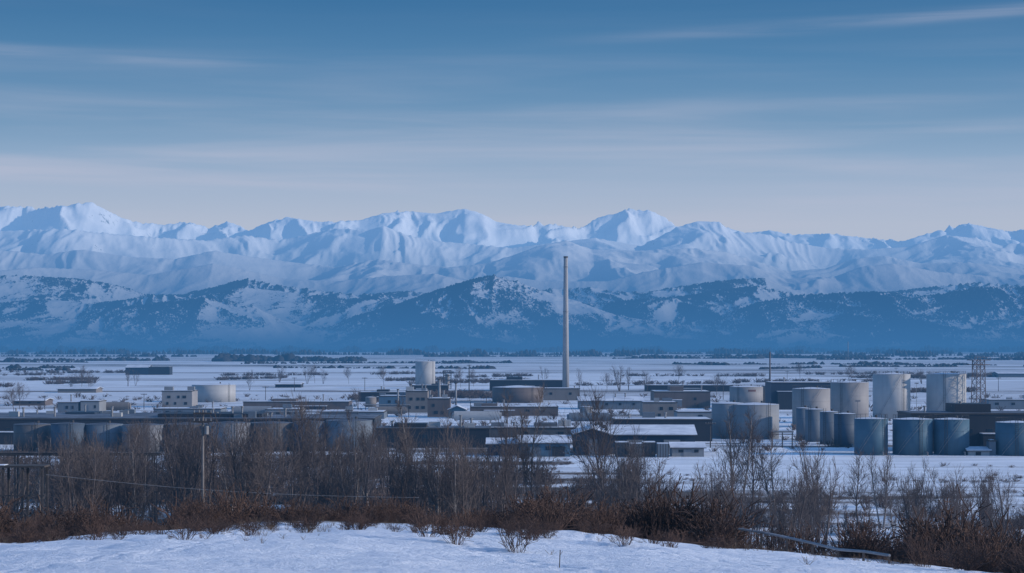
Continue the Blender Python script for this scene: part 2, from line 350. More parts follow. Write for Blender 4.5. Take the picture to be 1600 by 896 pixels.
def along(path,t):
    k=t*(len(path)-1); i=min(int(k),len(path)-2); f=k-i
    return path[i][0].lerp(path[i+1][0],f),(path[i+1][0]-path[i][0]).normalized(),path[i][1]*(1-f)+path[i+1][1]*f
def dirfrom(rg,d,ang):
    u=d.orthogonal().normalized(); v=d.cross(u); a=rg.uniform(0,2*math.pi)
    return (d*math.cos(ang)+(u*math.cos(a)+v*math.sin(a))*math.sin(ang)).normalized()
def make_tree(seed,h,stems,spread,nb,mb_=.022):
    rg=random.Random(seed); tr=[];tw=[]
    for s in range(stems):
        a=rg.uniform(0,6.28)+s*6.28/stems; lean=rg.uniform(.08,.30) if stems>1 else .04
        d=Vector((math.cos(a)*lean,math.sin(a)*lean,1)); p=Vector((math.cos(a)*.15*(stems>1),math.sin(a)*.15*(stems>1),-.3))
        hh=h*rg.uniform(.7,1.0) if s else h; R0=.010*hh+.03
        st=branch(rg,p,d,hh,R0,9,.05,.05); tr.append(st)
        for k in range(nb):
            t=rg.uniform(.22,.97)**.85; q,dd,r=along(st,t); L=hh*spread*(1.02-t)**.7*rg.uniform(.5,1.15)+.4
            b=branch(rg,q,dirfrom(rg,dd,rg.uniform(.35,.85)),L,max(r*.45,mb_),6,.10,.09); (tr if r>.06 and t<.6 else tw).append(b)
            for j in range(int(3+L*1.8)):
                t2=rg.uniform(.25,1.); q2,d2,r2=along(b,t2); L2=L*.40*rg.uniform(.5,1.2)+.3
                c=branch(rg,q2,dirfrom(rg,d2,rg.uniform(.3,.75)),L2,max(r2*.55,mb_*.7),3,.13,.08); tw.append(c)
                for m in range(int(1+L2*1.8)):
                    q3,d3,r3=along(c,rg.uniform(.3,1.)); tw.append(branch(rg,q3,dirfrom(rg,d3,rg.uniform(.3,.7)),L2*.55*rg.uniform(.5,1.1)+.2,mb_*.55,2,.12,.06))
    z=max(q.z for p in tr for q,_ in p); f=h/z
    for p in tr+tw:
        for q,_ in p: q.z*=f
    return tube_paths(tr,5),tube_paths(tw,3)
protos=[]
specs=[(1,9,3,.34,13),(2,13,1,.38,36),(3,8,5,.34,10),(4,14,2,.32,28),(5,10,1,.60,30),(6,7,6,.36,8),(7,12,3,.32,19),(8,6,5,.4,9)]
for (sd,h,st,sp,nb) in specs:
    (c1,q1),(c2,q2)=make_tree(sd,h,st,sp,nb,.030 if sd in (2,4,5,7) else .023)
    m1=quads('trunk',c1,q1,birch if sd in (4,7) else twig,None,True); m2=quads('crown',c2,q2,twig,None,False)
    protos.append((m1,m2,h)); 
used=set()
def tree(vi,x,y,h,label,group=None,name='bare_tree'):
    m1,m2,h0=protos[vi]; r=empty(name,(x,y,gz(x,y)-.05),rnd.uniform(0,6.28)); s=h/h0; wsc=s**.8*rnd.uniform(.85,1.15); r.scale=(wsc,wsc,s)
    tag(r,label,'tree',group)
    for m in (m1,m2):
        if (vi,m.name) in used: o=m.copy(); col.objects.link(o)
        else: used.add((vi,m.name)); o=m
        o.parent=r
    return r
for (vi,px,Y,ptop,lab) in [
 (3,655,270,630,'tall slender bare tree with pale bark left of the snow roofed blue building'),
 (1,790,265,620,'tall bare tree left of the pair before the blue building with snow roof'),
 (3,828,262,614,'tallest bare tree rising just left of the chimney foot'),
 (4,945,260,636,'single spreading bare tree standing in front of the dark gable shed'),
 (6,1150,262,642,'leftmost tall multi stemmed bare tree below the twin low tanks'),
 (1,1174,266,650,'slim bare tree right beside the multi stemmed tree below the twin low tanks'),
 (3,1212,265,678,'short pale barked tree below the receding line of small tanks'),
 (2,1278,262,690,'bushy bare tree below the leftmost blue tank'),
 (1,1340,265,708,'thin bare tree below and left of the front blue tanks'),
 (6,1378,260,702,'bare tree with several stems directly below the front blue tanks'),
 (0,1432,262,722,'low round bare tree below the rightmost blue tanks'),
 (5,1500,250,750,'low bushy bare tree near the right edge of the field'),
 (2,1575,238,738,'bare bushy tree at the far right edge'),
 (0,1108,280,730,'small bare bush like tree left of the twin tank trees'),
 (4,480,270,642,'tall bare tree in the thicket before the right end of the tank row'),
 (6,375,270,654,'multi stemmed bare tree just right of the utility pole'),
 (1,700,275,646,'thin bare tree in front of the long dark flat building'),
 (3,560,268,650,'pale barked tree at the right end of the left thicket'),
 (6,520,265,668,'many stemmed bare tree before the broad grey tank closing the tank row'),
 (0,240,270,672,'wide bare tree left of the utility pole'),
 (2,150,230,690,'bushy bare tree in front of the long dark pipe rack'),
 (5,205,232,700,'low many stemmed tree near the right end of the pipe rack')]:
    tree(vi,PX(px,Y),Y,ZP(ptop,Y),lab)
gl='bare grey brown trees crowding the thicket below the left tank row'
for i in range(96):
    px=rnd.uniform(-60,640) if i%4 else rnd.uniform(60,300); Y=rnd.uniform(222,395); top=rnd.uniform(658,724) if px>200 else rnd.uniform(676,738)
    if px<80 and Y<260: continue
    h=max(4.,ZP(top,Y)); tree(rnd.choice([0,2,4,5,6,7,0,6,3]),PX(px,Y),Y,h,'one of the bare grey brown trees crowded together below the left tank row',gl)
gl='bare brown trees along the middle of the field edge'
for i in range(48):
    px=rnd.uniform(630,1010); Y=rnd.uniform(225,310); top=rnd.uniform(690,760); h=max(3.,ZP(top,Y))
    tree(rnd.choice([0,2,5,6,7,1]),PX(px,Y),Y,h,'one of the small bare brown trees at the field edge below the snow roofed sheds',gl)
gl='small bare trees scattered over the right field'
for i in range(46):
    px=rnd.uniform(1010,1680); Y=rnd.uniform(200,280); top=rnd.uniform(736,802); h=max(3,ZP(top,Y))
    tree(rnd.choice([0,2,5,6,7]),PX(px,Y),Y,h,'one of the small bare trees scattered over the lower right field',gl)
gl='far bare trees between the snowy fields'
for (px,py,h) in [(110,612,7),(128,610,9),(140,612,8),(480,600,9),(492,599,8),(505,600,7),(436,600,8),(968,612,10),(982,610,9),(1010,612,8),(948,614,7),(560,640,6),(30,640,7),(22,645,6),(1325,600,8),(545,600,7),(1060,598,8),(850,600,8),(600,604,8),(200,604,8),(212,603,7),(390,610,8),(1120,618,7),(1250,592,8),(1440,600,7),(720,606,8),(740,604,7),(905,606,8)]:
    Y=YG(py); tree(rnd.choice([0,2,4]),PX(px,Y),Y,h*1.3,'one of the small hazy bare trees standing far out between snowy fields',gl)
# ---------------------------------------------------------------- shrubs
def bush_var(seed,n,h,leaf,r,lsz):
    rg=random.Random(seed); tw=[]; lf=[]; lq=[]
    for i in range(n):
        a=rg.uniform(0,6.28); tilt=rg.uniform(.05,.95); d=Vector((math.cos(a)*tilt,math.sin(a)*tilt,1)); p=Vector((math.cos(a)*rg.uniform(0,.22)*h,math.sin(a)*rg.uniform(0,.22)*h,-.1))
        b=branch(rg,p,d,h*rg.uniform(.6,1.1),r,3,.16,.05); tw.append(b)
        for k in range(4):
            q,dd,rr=along(b,rg.uniform(.25,1)); c=branch(rg,q,dirfrom(rg,dd,rg.uniform(.3,.9)),h*rg.uniform(.2,.45),r*.6,2,.2,.05); tw.append(c)
            for l in range(leaf):
                q3,d3,_=along(c,rg.uniform(0,1)); q3=q3+Vector((rg.gauss(0,.05*h),rg.gauss(0,.05*h),rg.gauss(0,.05*h))); u=Vector((rg.gauss(0,1),rg.gauss(0,1),rg.gauss(0,1))).normalized(); v=u.orthogonal().normalized(); s=lsz*rg.uniform(.5,1.3)
                bb=len(lf); lf+=[tuple(q3+u*s),tuple(q3+v*s*.6),tuple(q3-u*s),tuple(q3-v*s*.6)]; lq.append((bb,bb+1,bb+2,bb+3))
    co,fa=tube_paths(tw,3)
    if lf: fa=np.concatenate([fa,np.array(lq)+len(co)]); co=np.concatenate([co,np.array(lf)])
    return co,fa
def scatter(name,vars_,pts,mat):
    cs=[];fs=[];b=0
    for (x,y,z,s,sz,ang) in pts:
        co,fa=vars_[nr.randint(len(vars_))]; ca,sa=math.cos(ang),math.sin(ang)
        c=np.stack([(co[:,0]*ca-co[:,1]*sa)*s+x,(co[:,0]*sa+co[:,1]*ca)*s+y,co[:,2]*sz+z],-1); cs.append(c); fs.append(fa+b); b+=len(co)
    return quads(name,np.concatenate(cs),np.concatenate(fs),mat)
bv=[bush_var(i,26,1.,2,.012,.028) for i in range(5)]
pts=[]
for i in range(1050):
    y=YC+rnd.uniform(-1.5,1)+abs(rnd.gauss(0,1))*16 if rnd.random()<.55 else rnd.uniform(YC+1,128)
    x=rnd.uniform(-.31*y,.31*y); px=800+F*x/y
    if px>1120 and rnd.random()<.18: continue
    if 1130<px<1430 and y<84: continue
    if vn(np.array([x/5.]),np.array([y/5.]),15)[0][0]<-.45: continue
    z=gz(x,y); lim=788+13*math.sin(px/90)+10*math.sin(px/37+1)+9*math.sin(px/17)+(px>1000)*(px-1000)*.042
    h=min(max(ZP(lim+rnd.uniform(-16,40),y)-z,.3),2.8)*rnd.uniform(.55,1.08)
    pts.append((x,y,z,max(h,.6)*rnd.uniform(.8,1.3),h,rnd.uniform(0,6.28)))
for i in range(230):
    y=rnd.uniform(57,78); px=rnd.uniform(1430,1760)
    if rnd.random()>((px-1400)/260.)*((y-52)/20.): continue
    x=PX(px,y); h=rnd.uniform(.35,1.1); pts.append((x,y,gz(x,y),h*1.2,h,rnd.uniform(0,6.28)))
for i in range(150):
    y=rnd.uniform(66,77); px=rnd.uniform(-60,1140); x=PX(px,y); h=rnd.uniform(.2,.65)
    if vn(np.array([x/3.]),np.array([y/3.]),16)[0][0]<.05: continue
    pts.append((x,y,gz(x,y),h*1.4,h,rnd.uniform(0,6.28)))
tag(scatter('brush_thicket',bv,pts,brush),'tangled russet brown brush along the top of the snowy bank','brush',kind='stuff')
uv=[bush_var(20+i,22,1.,1,.022,.05) for i in range(4)]
pts=[]
for i in range(1650):
    y=rnd.uniform(140,345); x=rnd.uniform(-.29*y,.29*y); px=800+F*x/y
    dens=.9 if px<950 else .62
    if rnd.random()>dens or (y>300 and px>950) or (px<85 and y<220): continue
    if vn(np.array([x/14.]),np.array([y/14.]),19)[0][0]<-.45: continue
    h=rnd.uniform(1.2,4.0)*(1 if px<950 else .68)
    pts.append((x,y,gz(x,y)-.1,h*rnd.uniform(.7,1.1),h,rnd.uniform(0,6.28)))
tag(scatter('undergrowth',uv,pts,under),'brown leafless undergrowth on the low ground behind the bank','undergrowth',kind='stuff')
pts=[]
for i in range(1500):
    y=rnd.uniform(300,425); x=rnd.uniform(-.29*y,.29*y); px=800+F*x/y
    if px>900 and (fbm(np.array([x/60]),np.array([y/11]),73,5)[0]<.04 or y>400): continue
    if px<=900 and rnd.random()<.5: continue
    h=rnd.uniform(.8,2.4)*(1.2 if px<600 else .38); pts.append((x,y,gz(x,y)-.1,h*1.7,h,rnd.uniform(0,6.28)))
tag(scatter('field_scrub',uv,pts,under),'sparse brown scrub in strips across the snowy yard and fields','scrub',kind='stuff')
gv=[]
for s in range(4):
    rg=random.Random(s+90); gv.append(tube_paths([branch(rg,Vector((rg.gauss(0,.07),rg.gauss(0,.07),-.03)),Vector((rg.gauss(0,.35),rg.gauss(0,.35),1)),rg.uniform(.5,1),.0055,2,.15,-.06) for k in range(14)],3))
pts=[]
while len(pts)<360:
    y=rnd.uniform(48,YC+2); x=rnd.uniform(-.29*y,.29*y)
    if rnd.random()>((y-46)/30)**3.: continue
    if vn(np.array([x/4.]),np.array([y/4.]),5)[0][0]<-.1: continue
    h=rnd.uniform(.1,.4); pts.append((x,y,gz(x,y),h*1.3,h,rnd.uniform(0,6.28)))
tag(scatter('dead_grass',gv,pts,grassm),'tufts of dead grass poking through the foreground snow','grass',kind='stuff')
fgb=[(288,58,.75,'rounded dry bush standing alone on the foreground snow at left'),(152,63,.8,'dry brown bush left of the lone rounded one on the snow'),(184,60,.55,'small dry bush between two larger ones on the left snow'),(668,62,1.0,'upright dark dry bush on the snow below the field edge trees'),(712,60,.8,'spreading dry bush right of the upright dark bush'),(808,58,.85,'round wiry bush in the middle of the foreground snow'),(975,64,.7,'low dry bush on the snow right of the middle'),(1045,66,.6,'small wiry bush right of the low dry bush on the snow bank'),(38,66,.9,'dark bush at the left end of the snow bank'),(560,68,.6,'small dry bush on the crest of the snow left of centre'),(1540,62,1.5,'large bare wiry bush at the lower right corner'),(1440,66,1.2,'bare bush left of the large corner bush')]
fv=[bush_var(60+i,24,1.,2,.011,.024) for i in range(3)]
for i,(px,Y,h,lab) in enumerate(fgb):
    x=PX(px,Y); co,fa=fv[i%3]; o=quads('dry_bush',co*np.array([h,h,h]),fa,brush); o.location=(x,Y,gz(x,Y)-.02); o.rotation_euler=(0,0,i*1.3); tag(o,lab,'bush')
st=MB().bar((0,0,0),(.02,0,.45),.012,5).bar((.0,0,.3),(.08,0,.42),.006,4).build('stick',wood,None,(PX(874,48),48,gz(PX(874,48),48)-.05)); tag(st,'thin forked stick poking out of the foreground snow','stick')
# distant tree belts
def blob(seed,con):
    rg=random.Random(seed); co=[];fa=[]; n=6
    prof=[(0,.12),(.15,.34),(.5,.26),(.8,.12),(1,.02)] if con else [(0,.6),(.3,.7),(.6,.5),(.85,.25),(1,.06)]
    for z,r in prof:
        for k in range(n): a=6.283*k/n; rr=r*rg.uniform(.7,1.3); co.append((rr*math.cos(a),rr*math.sin(a),z+rg.uniform(-.05,.05)))
    for i in range(len(prof)-1):
        for k in range(n): k2=(k+1)%n; fa.append((i*n+k,i*n+k2,(i+1)*n+k2,(i+1)*n+k))
    return np.array(co),np.array(fa)
cv_=[blob(i,True) for i in range(3)]; dv_=[blob(i+9,False) for i in range(3)]
def belt(name,label,lines,vs):
    # lines: (Y, px from, px to, trees, height, depth scatter, slant)
    pts=[]
    for (Y,p0,p1,n,h,dY,sl) in lines:
        for i in range(n):
            t=rnd.random(); px=p0+(p1-p0)*t; y=Y*(1+sl*(t-.5))+rnd.uniform(-dY,dY)
            hh=h*rnd.uniform(.5,1.15)*(.65+.35*vn(np.array([px/25.]),np.array([Y/10.]),3)[0][0]); pts.append((PX(px,y),y,-.3,max(hh,h*.3)*rnd.uniform(.9,1.6),max(hh,h*.25),rnd.uniform(0,6)))
    tag(scatter(name,vs,pts,fartree),label,'trees',kind='stuff')
belt('forest_belt','dark blue forest belt along the foot of the hills',[(7600,-250,1850,3200,24,700,0)],cv_)
belt('forest_edge','broken dark forest strips just in front of the far forest belt',[(5400,-250,500,500,17,90,.05),(5000,430,1000,420,16,90,-.05),(5600,960,1500,450,17,90,.04),(4700,1300,1850,400,14,70,.05)],cv_)
rg=random.Random(5)
mk=lambda n,y0,y1,h,wmin,wmax,dY,dn:[(rg.uniform(y0,y1),a,a+rg.uniform(wmin,wmax),dn,h,dY,rg.uniform(-.06,.06)) for a in [rg.uniform(-200,1650) for _ in range(n)]]
belt('hedgerow','thin hedgerow lines across the far fields',mk(12,3000,4300,8,150,500,30,170)+[(3000,335,565,300,12,50,0.)],dv_)
belt('hedgerow','thin dark hedgerow lines across the middle fields',mk(14,1900,2900,4.5,80,360,18,130),dv_)
pts=[]
for (Y,p0,p1,n,h,dY,sl) in mk(30,880,1800,2.6,60,260,16,60):
    for i in range(n):
        t=rg.random(); px=p0+(p1-p0)*t; y=Y*(1+sl*(t-.5))+rg.uniform(-dY,dY); hh=h*rg.uniform(.5,1.2); pts.append((PX(px,y),y,-.1,hh*1.6,hh,rg.uniform(0,6)))
for i in range(800):
    y=rg.uniform(450,950); px=rg.uniform(-80,1680); hh=rg.uniform(.7,2.4); pts.append((PX(px,y),y,-.1,hh*1.4,hh,rg.uniform(0,6)))
uf=[bush_var(80+i,12,1.,0,.05,.05) for i in range(3)]
tag(scatter('scrub_strips',uf,pts,under),'leafless scrub strips between the works and the open fields','scrub',kind='stuff')
# ---------------------------------------------------------------- tanks
def tank(px0,px1,pyb,pyt,mat,label,name='storage_tank',ladder=-.6,rail=True,band=None,roofmat=None,group=None,cone=.06):
    Yf=YG(pyb); r=(px1-px0)/2/F*Yf; Yc=Yf+r; r=(px1-px0)/2/F*Yc; x=PX((px0+px1)/2,Yc); h=ZP(pyt,Yf)
    e=empty(name,(x,Yc,0)); tag(e,label,'tank',group)
    MB().cyl(0,0,-.3,h,r,n=56).build('shell',mat,e,smooth=True)
    rb=MB(); 
    for z in (h*.34,h*.67,h-.14): rb.cyl(0,0,z,z+.08,r+.03,n=56)
    rb.build('stiffening_rings',mat,e)
    rf=MB().cyl(0,0,h+.002,h+r*cone+.05,r*.99,r*.15,n=56).build('roof',roofmat or snow,e)
    MB().cyl(r*.3,0,h,h+r*cone+.5,.3,n=10).build('roof_vent',iron,rf)
    if ladder is not None:
        a=math.radians(-90)+ladder; m=MB(); c,s=math.cos(a),math.sin(a)
        for off in (-.3,.3): m.bar(((r+.25)*c-s*off,(r+.25)*s+c*off,0),((r+.25)*c-s*off,(r+.25)*s+c*off,h+.9),.05)
        z=.4
        while z<h+.6: m.bar(((r+.25)*c-s*.3,(r+.25)*s+c*.3,z),((r+.25)*c+s*.3,(r+.25)*s-c*.3,z),.03); z+=.45
        m.build('ladder',iron,e)
    if rail:
        m=MB(); n=18
        P=[((r-.1)*math.cos(6.283*i/n),(r-.1)*math.sin(6.283*i/n)) for i in range(n)]
        for i in range(n):
            p=P[i];q=P[(i+1)%n]; m.bar((p[0],p[1],h),(p[0],p[1],h+.9),.035); m.bar((p[0],p[1],h+.9),(q[0],q[1],h+.9),.03)
        m.build('railing',iron,e)
        m=MB(); pr=None
        for i in range(15):   # stair winding up the shell
            a=math.radians(-90)-.9+1.3*i/14; q=((r+.35)*math.cos(a),(r+.35)*math.sin(a),.2+(h-.2)*i/14)
            if pr: m.bar(pr,q,.06); m.bar((pr[0],pr[1],pr[2]+.9),(q[0],q[1],q[2]+.9),.03)
            pr=q
        m.build('stairs',steel,e)
    if band:
        for (a0,w,z0,z1) in band:
            m=MB(); n=8
            for i in range(n):
                a=math.radians(-90)+a0+w*i/n; b=math.radians(-90)+a0+w*(i+.72)/n; R_=r+.06; k=len(m.v)
                m.v+=[(R_*math.cos(a),R_*math.sin(a),h*z0),(R_*math.cos(b),R_*math.sin(b),h*z0),(R_*math.cos(b),R_*math.sin(b),h*z1),(R_*math.cos(a),R_*math.sin(a),h*z1)]; m.f.append((k,k+1,k+2,k+3))
            m.build('painted_lettering',redp,e)
    MB().bar((r*.5,-r*.85,.7),(r*.5,-r-.9,.7),.16,8).bar((r*.5,-r-.9,.7),(r*.5,-r-.9,-.1),.16,8).build('outlet_pipe',steel,e)
    return e
tank(1238,1297,668,608,beige,'beige grey tank behind the receding small tanks')
tank(1298,1357,662,598,beige,'pale grey beige tank second from the left in the back row')
tank(1364,1422,655,585,wht,'tall off white tank directly behind the middle blue tanks',ladder=.5)
tank(1448,1509,655,585,wht,'tall off white tank nearest the lattice tower',ladder=-.3)
tank(1244,1266,688,638,greyt,'smallest grey tank at the far end of the receding line',rail=False,ladder=None)
tank(1258,1286,691,640,greyt,'second small grey tank of the receding line',rail=False)
tank(1281,1310,695,644,greyt,'third small grey tank of the receding line',rail=False)
tank(1303,1337,699,647,slate,'nearest and darkest tank of the receding line beside the first blue tank',rail=False)
tank(1335,1387,712,655,bluet,'leftmost blue tank of the front row',ladder=.7)
tank(1395,1457,712,656,bluet,'widest blue tank in the middle of the front row',ladder=.2)
tank(1459,1514,712,656,bluet,'blue tank right of the widest one in the front row',ladder=-.5)
tank(1556,1618,713,661,bluet,'blue tank cut off by the right edge of the picture',ladder=-.2)
tank(1112,1166,686,631,pale,'left one of the two broad low grey tanks',ladder=None,rail=False)
tank(1141,1217,687,633,pale,'right and wider one of the two broad low grey tanks',ladder=.5,rail=False)
tank(1140,1192,633,605,beige,'broad beige tank with rusty marks behind the twin low tanks',band=[(.0,.5,.74,.85)],rail=False)
tank(1190,1207,632,603,tan,'narrow beige tank touching the broad rusty marked one',rail=False,ladder=None)
tank(649,680,607,565,wht,'lone tall white silo left of the chimney',name='silo',ladder=.9)
tank(300,368,629,602,wht,'wide white tank on the left of the plain',rail=False,ladder=.9)
tank(769,849,630,606,brown,'wide low brown tank just left of the chimney foot',rail=False,ladder=.6)
tank(571,588,636,621,tan,'small low tan tank left of the blue grey block',rail=False,ladder=None)
tank(906,926,650,636,pale,'small low pale tank in front of the long grey warehouse',rail=False,ladder=None)
lt=[(22,80,706,664,umber,'leftmost slate grey tank of the left row'),(80,132,707,663,slate,'slate blue tank second from the left in the left row'),(132,192,706,664,greyt,'blue grey tank third from the left in the left row'),(192,256,707,665,dim,'broad pale tank left of the utility pole'),(257,325,706,664,umber,'brownish grey tank directly behind the utility pole'),(327,391,707,662,dim,'grey tank directly right of the utility pole'),(392,458,706,662,umber,'brownish tank in the right half of the left row'),(459,508,706,660,slate,'narrow dark tank near the right end of the left row'),(509,582,706,658,greyt,'broad grey tank closing the right end of the left row')]
for a in lt: tank(a[0],a[1],a[2],a[3],a[4],a[5],rail=False,ladder=.4,roofmat=tankroof)
# chimney
Yc=YG(615); ch=empty('chimney',(PX(884,Yc),Yc,0)); tag(ch,'very tall slender grey concrete chimney rising alone above the works','chimney')
hc=ZP(403,Yc); MB().cyl(0,0,0,hc,1.75,1.0,n=32).build('shaft',conc,ch,smooth=True); MB().cyl(0,0,hc,hc+.7,1.12,1.12,n=32).build('cap',iron,ch); MB().cyl(0,0,-.2,3,2.7,2.4,n=24).build('base',conc,ch)
m=MB(); 
for z in (hc*.6,hc*.93): m.cyl(0,0,z,z+.25,1.75-.75*z/hc+.16,n=24)
m.build('platform',steel,ch); m=MB(); m.bar((.3,-1.83,3),(.2,-1.15,hc),.07)
m.build('ladder',iron,ch)
for (px,b,t,r,lab) in [(686,640,594,.55,'thin steel stack right above the brown process building'),(712,640,600,.4,'thinner steel stack standing just left of the small blue house'),(641,640,602,.45,'thin steel stack at the left corner of the tan process building'),(621,646,610,.35,'short thin stack left of the tan process building')]:
    Y=YG(b); h=ZP(t,Y); e=empty('stack',(PX(px,Y),Y+3,0)); tag(e,lab,'stack'); MB().cyl(0,0,-.2,h,r,r*.85,n=14).build('pipe',steel,e,smooth=True); MB().cyl(0,0,h,h+.35,r*1.3,n=14).build('cap',iron,e)
# ---------------------------------------------------------------- buildings
def building(px0,px1,pyb,pyt,depth,wall,label,kind='flat',win=0,door=0,vents=0,units=0,name='warehouse',rise=None,roofm=None,winrows=1,cat='building',axis='x',rz=0,snowy=True):
    Y=YG(pyb); x0=PX(px0,Y); x1=PX(px1,Y); w=x1-x0; h=ZP(pyt,Y); e=empty(name,((x0+x1)/2,Y,0),rz); tag(e,label,cat)
    rr=random.Random(int(px0*7+pyb)); a,b=-w/2,w/2; m=MB()
    if kind=='flat':
        m.box(a,b,0,depth,-.3,h); m.build('wall',wall,e)
        r=MB().box(a-.15,b+.15,-.15,depth+.15,h+.003,h+.28).build('roof',iron,e); MB().box(a+.3,b-.3,.4,depth-.3,h+.283,h+.36).build('snow_cover' if snowy else 'roof_felt',snow if snowy else tankroof,r); top=h+.36
        if w>18 and h>2.5 and rr.random()<.55:   # lower lean-to bay breaks up the long wall
            s=rr.uniform(.15,.35)*w; o0=a+rr.uniform(.05,.5)*w; hh=h*rr.uniform(.45,.7); l=MB().box(o0,o0+s,-3.2,-.003,-.3,hh).build('lean_to',rr.choice([greyt,brown,dark,teal,wall]),e); MB().box(o0-.15,o0+s+.15,-3.4,-.01,hh+.003,hh+.16).build('snow_cover',snow,l)
        if w>18 and rr.random()<.5:
            s=rr.uniform(.1,.3)*w; o0=a+rr.uniform(.1,.6)*w; l=MB().box(o0,o0+s,depth*.2,depth*.8,top+.002,top+h*rr.uniform(.15,.3)).build('roof_house',wall,e)
    else:
        rise=rise if rise is not None else min(h*.3,2.); hw=h-rise
        m.box(a,b,0,depth,-.3,hw)
        if axis=='x':
            for xx in (a,b):
                k=len(m.v); m.v+=[(xx,0,hw),(xx,depth,hw),(xx,depth/2,h)]; m.f.append((k,k+1,k+2))
        else:
            for yy in (0,depth):
                k=len(m.v); m.v+=[(a,yy,hw),(b,yy,hw),(0,yy,h)]; m.f.append((k,k+1,k+2))
        r=gable_roof(MB(),a,b,0,depth,hw+.01,rise,.12,.5,axis).build('roof',iron,e); gable_roof(MB(),a,b,0,depth,hw+.135,rise,.2,.45,axis).build('snow_cover',roofm or snow,r)
        m.build('wall',wall,e); top=h; h=hw
    if win:
        for rw in range(winrows):
            z0=h*(.5 if winrows==1 else .18+.8*rw/winrows); wh=min(.95,h*.25)
            for i in range(win):
                if rr.random()<.3: continue
                c=a+w*(i+.7)/(win+.4)+rr.uniform(-.2,.2)*w/win; ww=min(1.2,w/win*.4)*rr.uniform(.6,1.2)
                f=MB().box(c-ww/2-.06,c+ww/2+.06,-.07,.05,z0-.06,z0+wh+.06).build('window',iron,e); MB().box(c-ww/2,c+ww/2,-.085,0.0,z0,z0+wh).build('pane',glass,f)
    for i in range(door):
        c=a+w*(i+.5)/door+rr.uniform(-.1,.1)*w/door; dw=min(3.6,w*.25); dh=min(h*.75,3.8)
        d=MB().box(c-dw/2,c+dw/2,-.1,.04,0,dh).build('door',rr.choice([pale,greyt,dark]),e); MB().box(c+dw*.35,c+dw*.42,-.14,-.103,dh*.4,dh*.46).build('handle',steel,d)
    for i in range(vents):
        c=rr.uniform(a*.85,b*.85); q=rr.uniform(.6,2.6); MB().cyl(c,depth*.4,h*.9,top+q,.25,n=12).cyl(c,depth*.4,top+q,top+q+.25,.4,n=12).build('roof_vent',steel,e)
    for i in range(units):
        c=rr.uniform(a*.85,b*.85); s=rr.uniform(.7,1.7); d0=rr.uniform(.1,.6)*depth
        u=MB().box(c-s,c+s,d0,d0+s*1.4,top,top+rr.uniform(.6,1.6)).build('rooftop_unit',rr.choice([wht,pale,greyt,greyt]),e)
    return e
B=building
B(-60,585,694,656,26,dark,'long dark flat roofed hall behind the left tank row',units=7,vents=9,win=14,snowy=False)
B(-20,23,690,662,14,pale,'pale walled building at the left edge beside the tanks',win=3,name='shed')
B(-70,250,662,650,20,navy,'low navy building behind the long dark hall at left',units=4,vents=4,win=5,snowy=False)
B(90,122,648,630,12,greyt,'left and greyer one of two block buildings above the dark hall',win=3,vents=1,name='works_building')
B(126,155,648,628,12,pale,'right and paler one of two block buildings above the dark hall',win=3,door=1,name='works_building')
B(253,300,637,612,14,beige,'beige grey block building left of the wide white tank',win=3,winrows=2,name='works_building',units=2)
B(196,232,586,571,20,navy,'dark farm building far out on the left plain',kind='gable',name='barn')
B(232,265,586,574,14,dark,'lower dark farm building joined to the right of the far barn',name='barn')
B(240,345,650,640,14,greyt,'low grey shed in front of the wide white tank',win=4,vents=1,units=1,name='shed')
B(380,545,640,629,16,brown,'long low brown warehouse left of the works cluster',win=4,vents=3)
B(415,470,655,641,14,pale,'pale flat roofed block above the middle of the dark hall',win=4,units=1,name='works_building')
B(500,600,655,645,16,greyt,'grey flat shed above the right end of the dark hall',units=2,win=3,name='shed')
B(592,634,640,620,14,teal,'blue grey block at the left end of the works cluster',win=2,units=2,name='works_building')
B(560,640,628,614,14,dark,'dark low shed left of the white silo',vents=2,win=2,name='shed')
B(634,668,645,612,12,tan,'tan process building below the white silo',win=3,winrows=2,vents=2,units=2,name='works_building')
B(668,703,652,624,12,brown,'brown process building right of the tan one below the silo',win=2,winrows=2,vents=3,units=1,name='works_building')
B(640,700,612,603,10,dark,'dark plinth building at the foot of the white silo',vents=1,name='shed')
B(701,727,654,635,8,bluet,'small bright blue house with snowy gable near the works cluster',kind='gable',axis='y',win=2,door=1,name='house')
B(765,884,611,595,26,dark,'long dark hall standing directly left of the chimney foot',vents=2,kind='flat')
B(850,906,626,608,14,tan,'tan building in front of the chimney foot',win=3,vents=1,name='works_building')
B(735,872,650,637,14,brown,'long low brown flat shed right of the small blue house',win=4,units=2,vents=2,name='shed')
B(905,1005,640,622,18,greyt,'long grey warehouse right of the chimney',win=4,kind='gable',rise=1.2,vents=2)
B(1004,1058,656,630,14,tan,'tan boxy building left of the twin low tanks',win=3,units=2,winrows=2,name='works_building')
B(1022,1110,638,613,20,brown,'brown warehouse behind the tan boxy building',win=3,vents=2)
B(1010,1145,612,603,16,dark,'thin dark hall far behind the brown warehouse',vents=1)
B(1058,1112,660,645,12,pale,'pale low shed immediately left of the twin low tanks',win=2,name='shed')
B(1205,1300,640,599,18,navy,'navy hall behind the beige tank and the small tank line',win=3,vents=2)
B(1545,1640,640,626,16,greyt,'grey hall behind the lattice tower at right',win=4,units=2)
B(1424,1640,706,648,16,dark,'tall dark shed behind the front blue tanks',door=3,vents=3,win=4,snowy=False)
B(958,1113,690,657,15,dark,'dark flat roofed hall behind the gable shed',win=4,vents=2,units=1)
B(898,952,712,671,16,navy,'dark gable fronted shed with white roof edges',kind='gable',axis='y',rise=1.1,win=2,door=1,name='shed')
B(953,1086,710,668,14,navy,'long navy shed with broad snow covered roof beside the gable front',kind='gable',rise=1.7,win=5,door=2,name='shed')
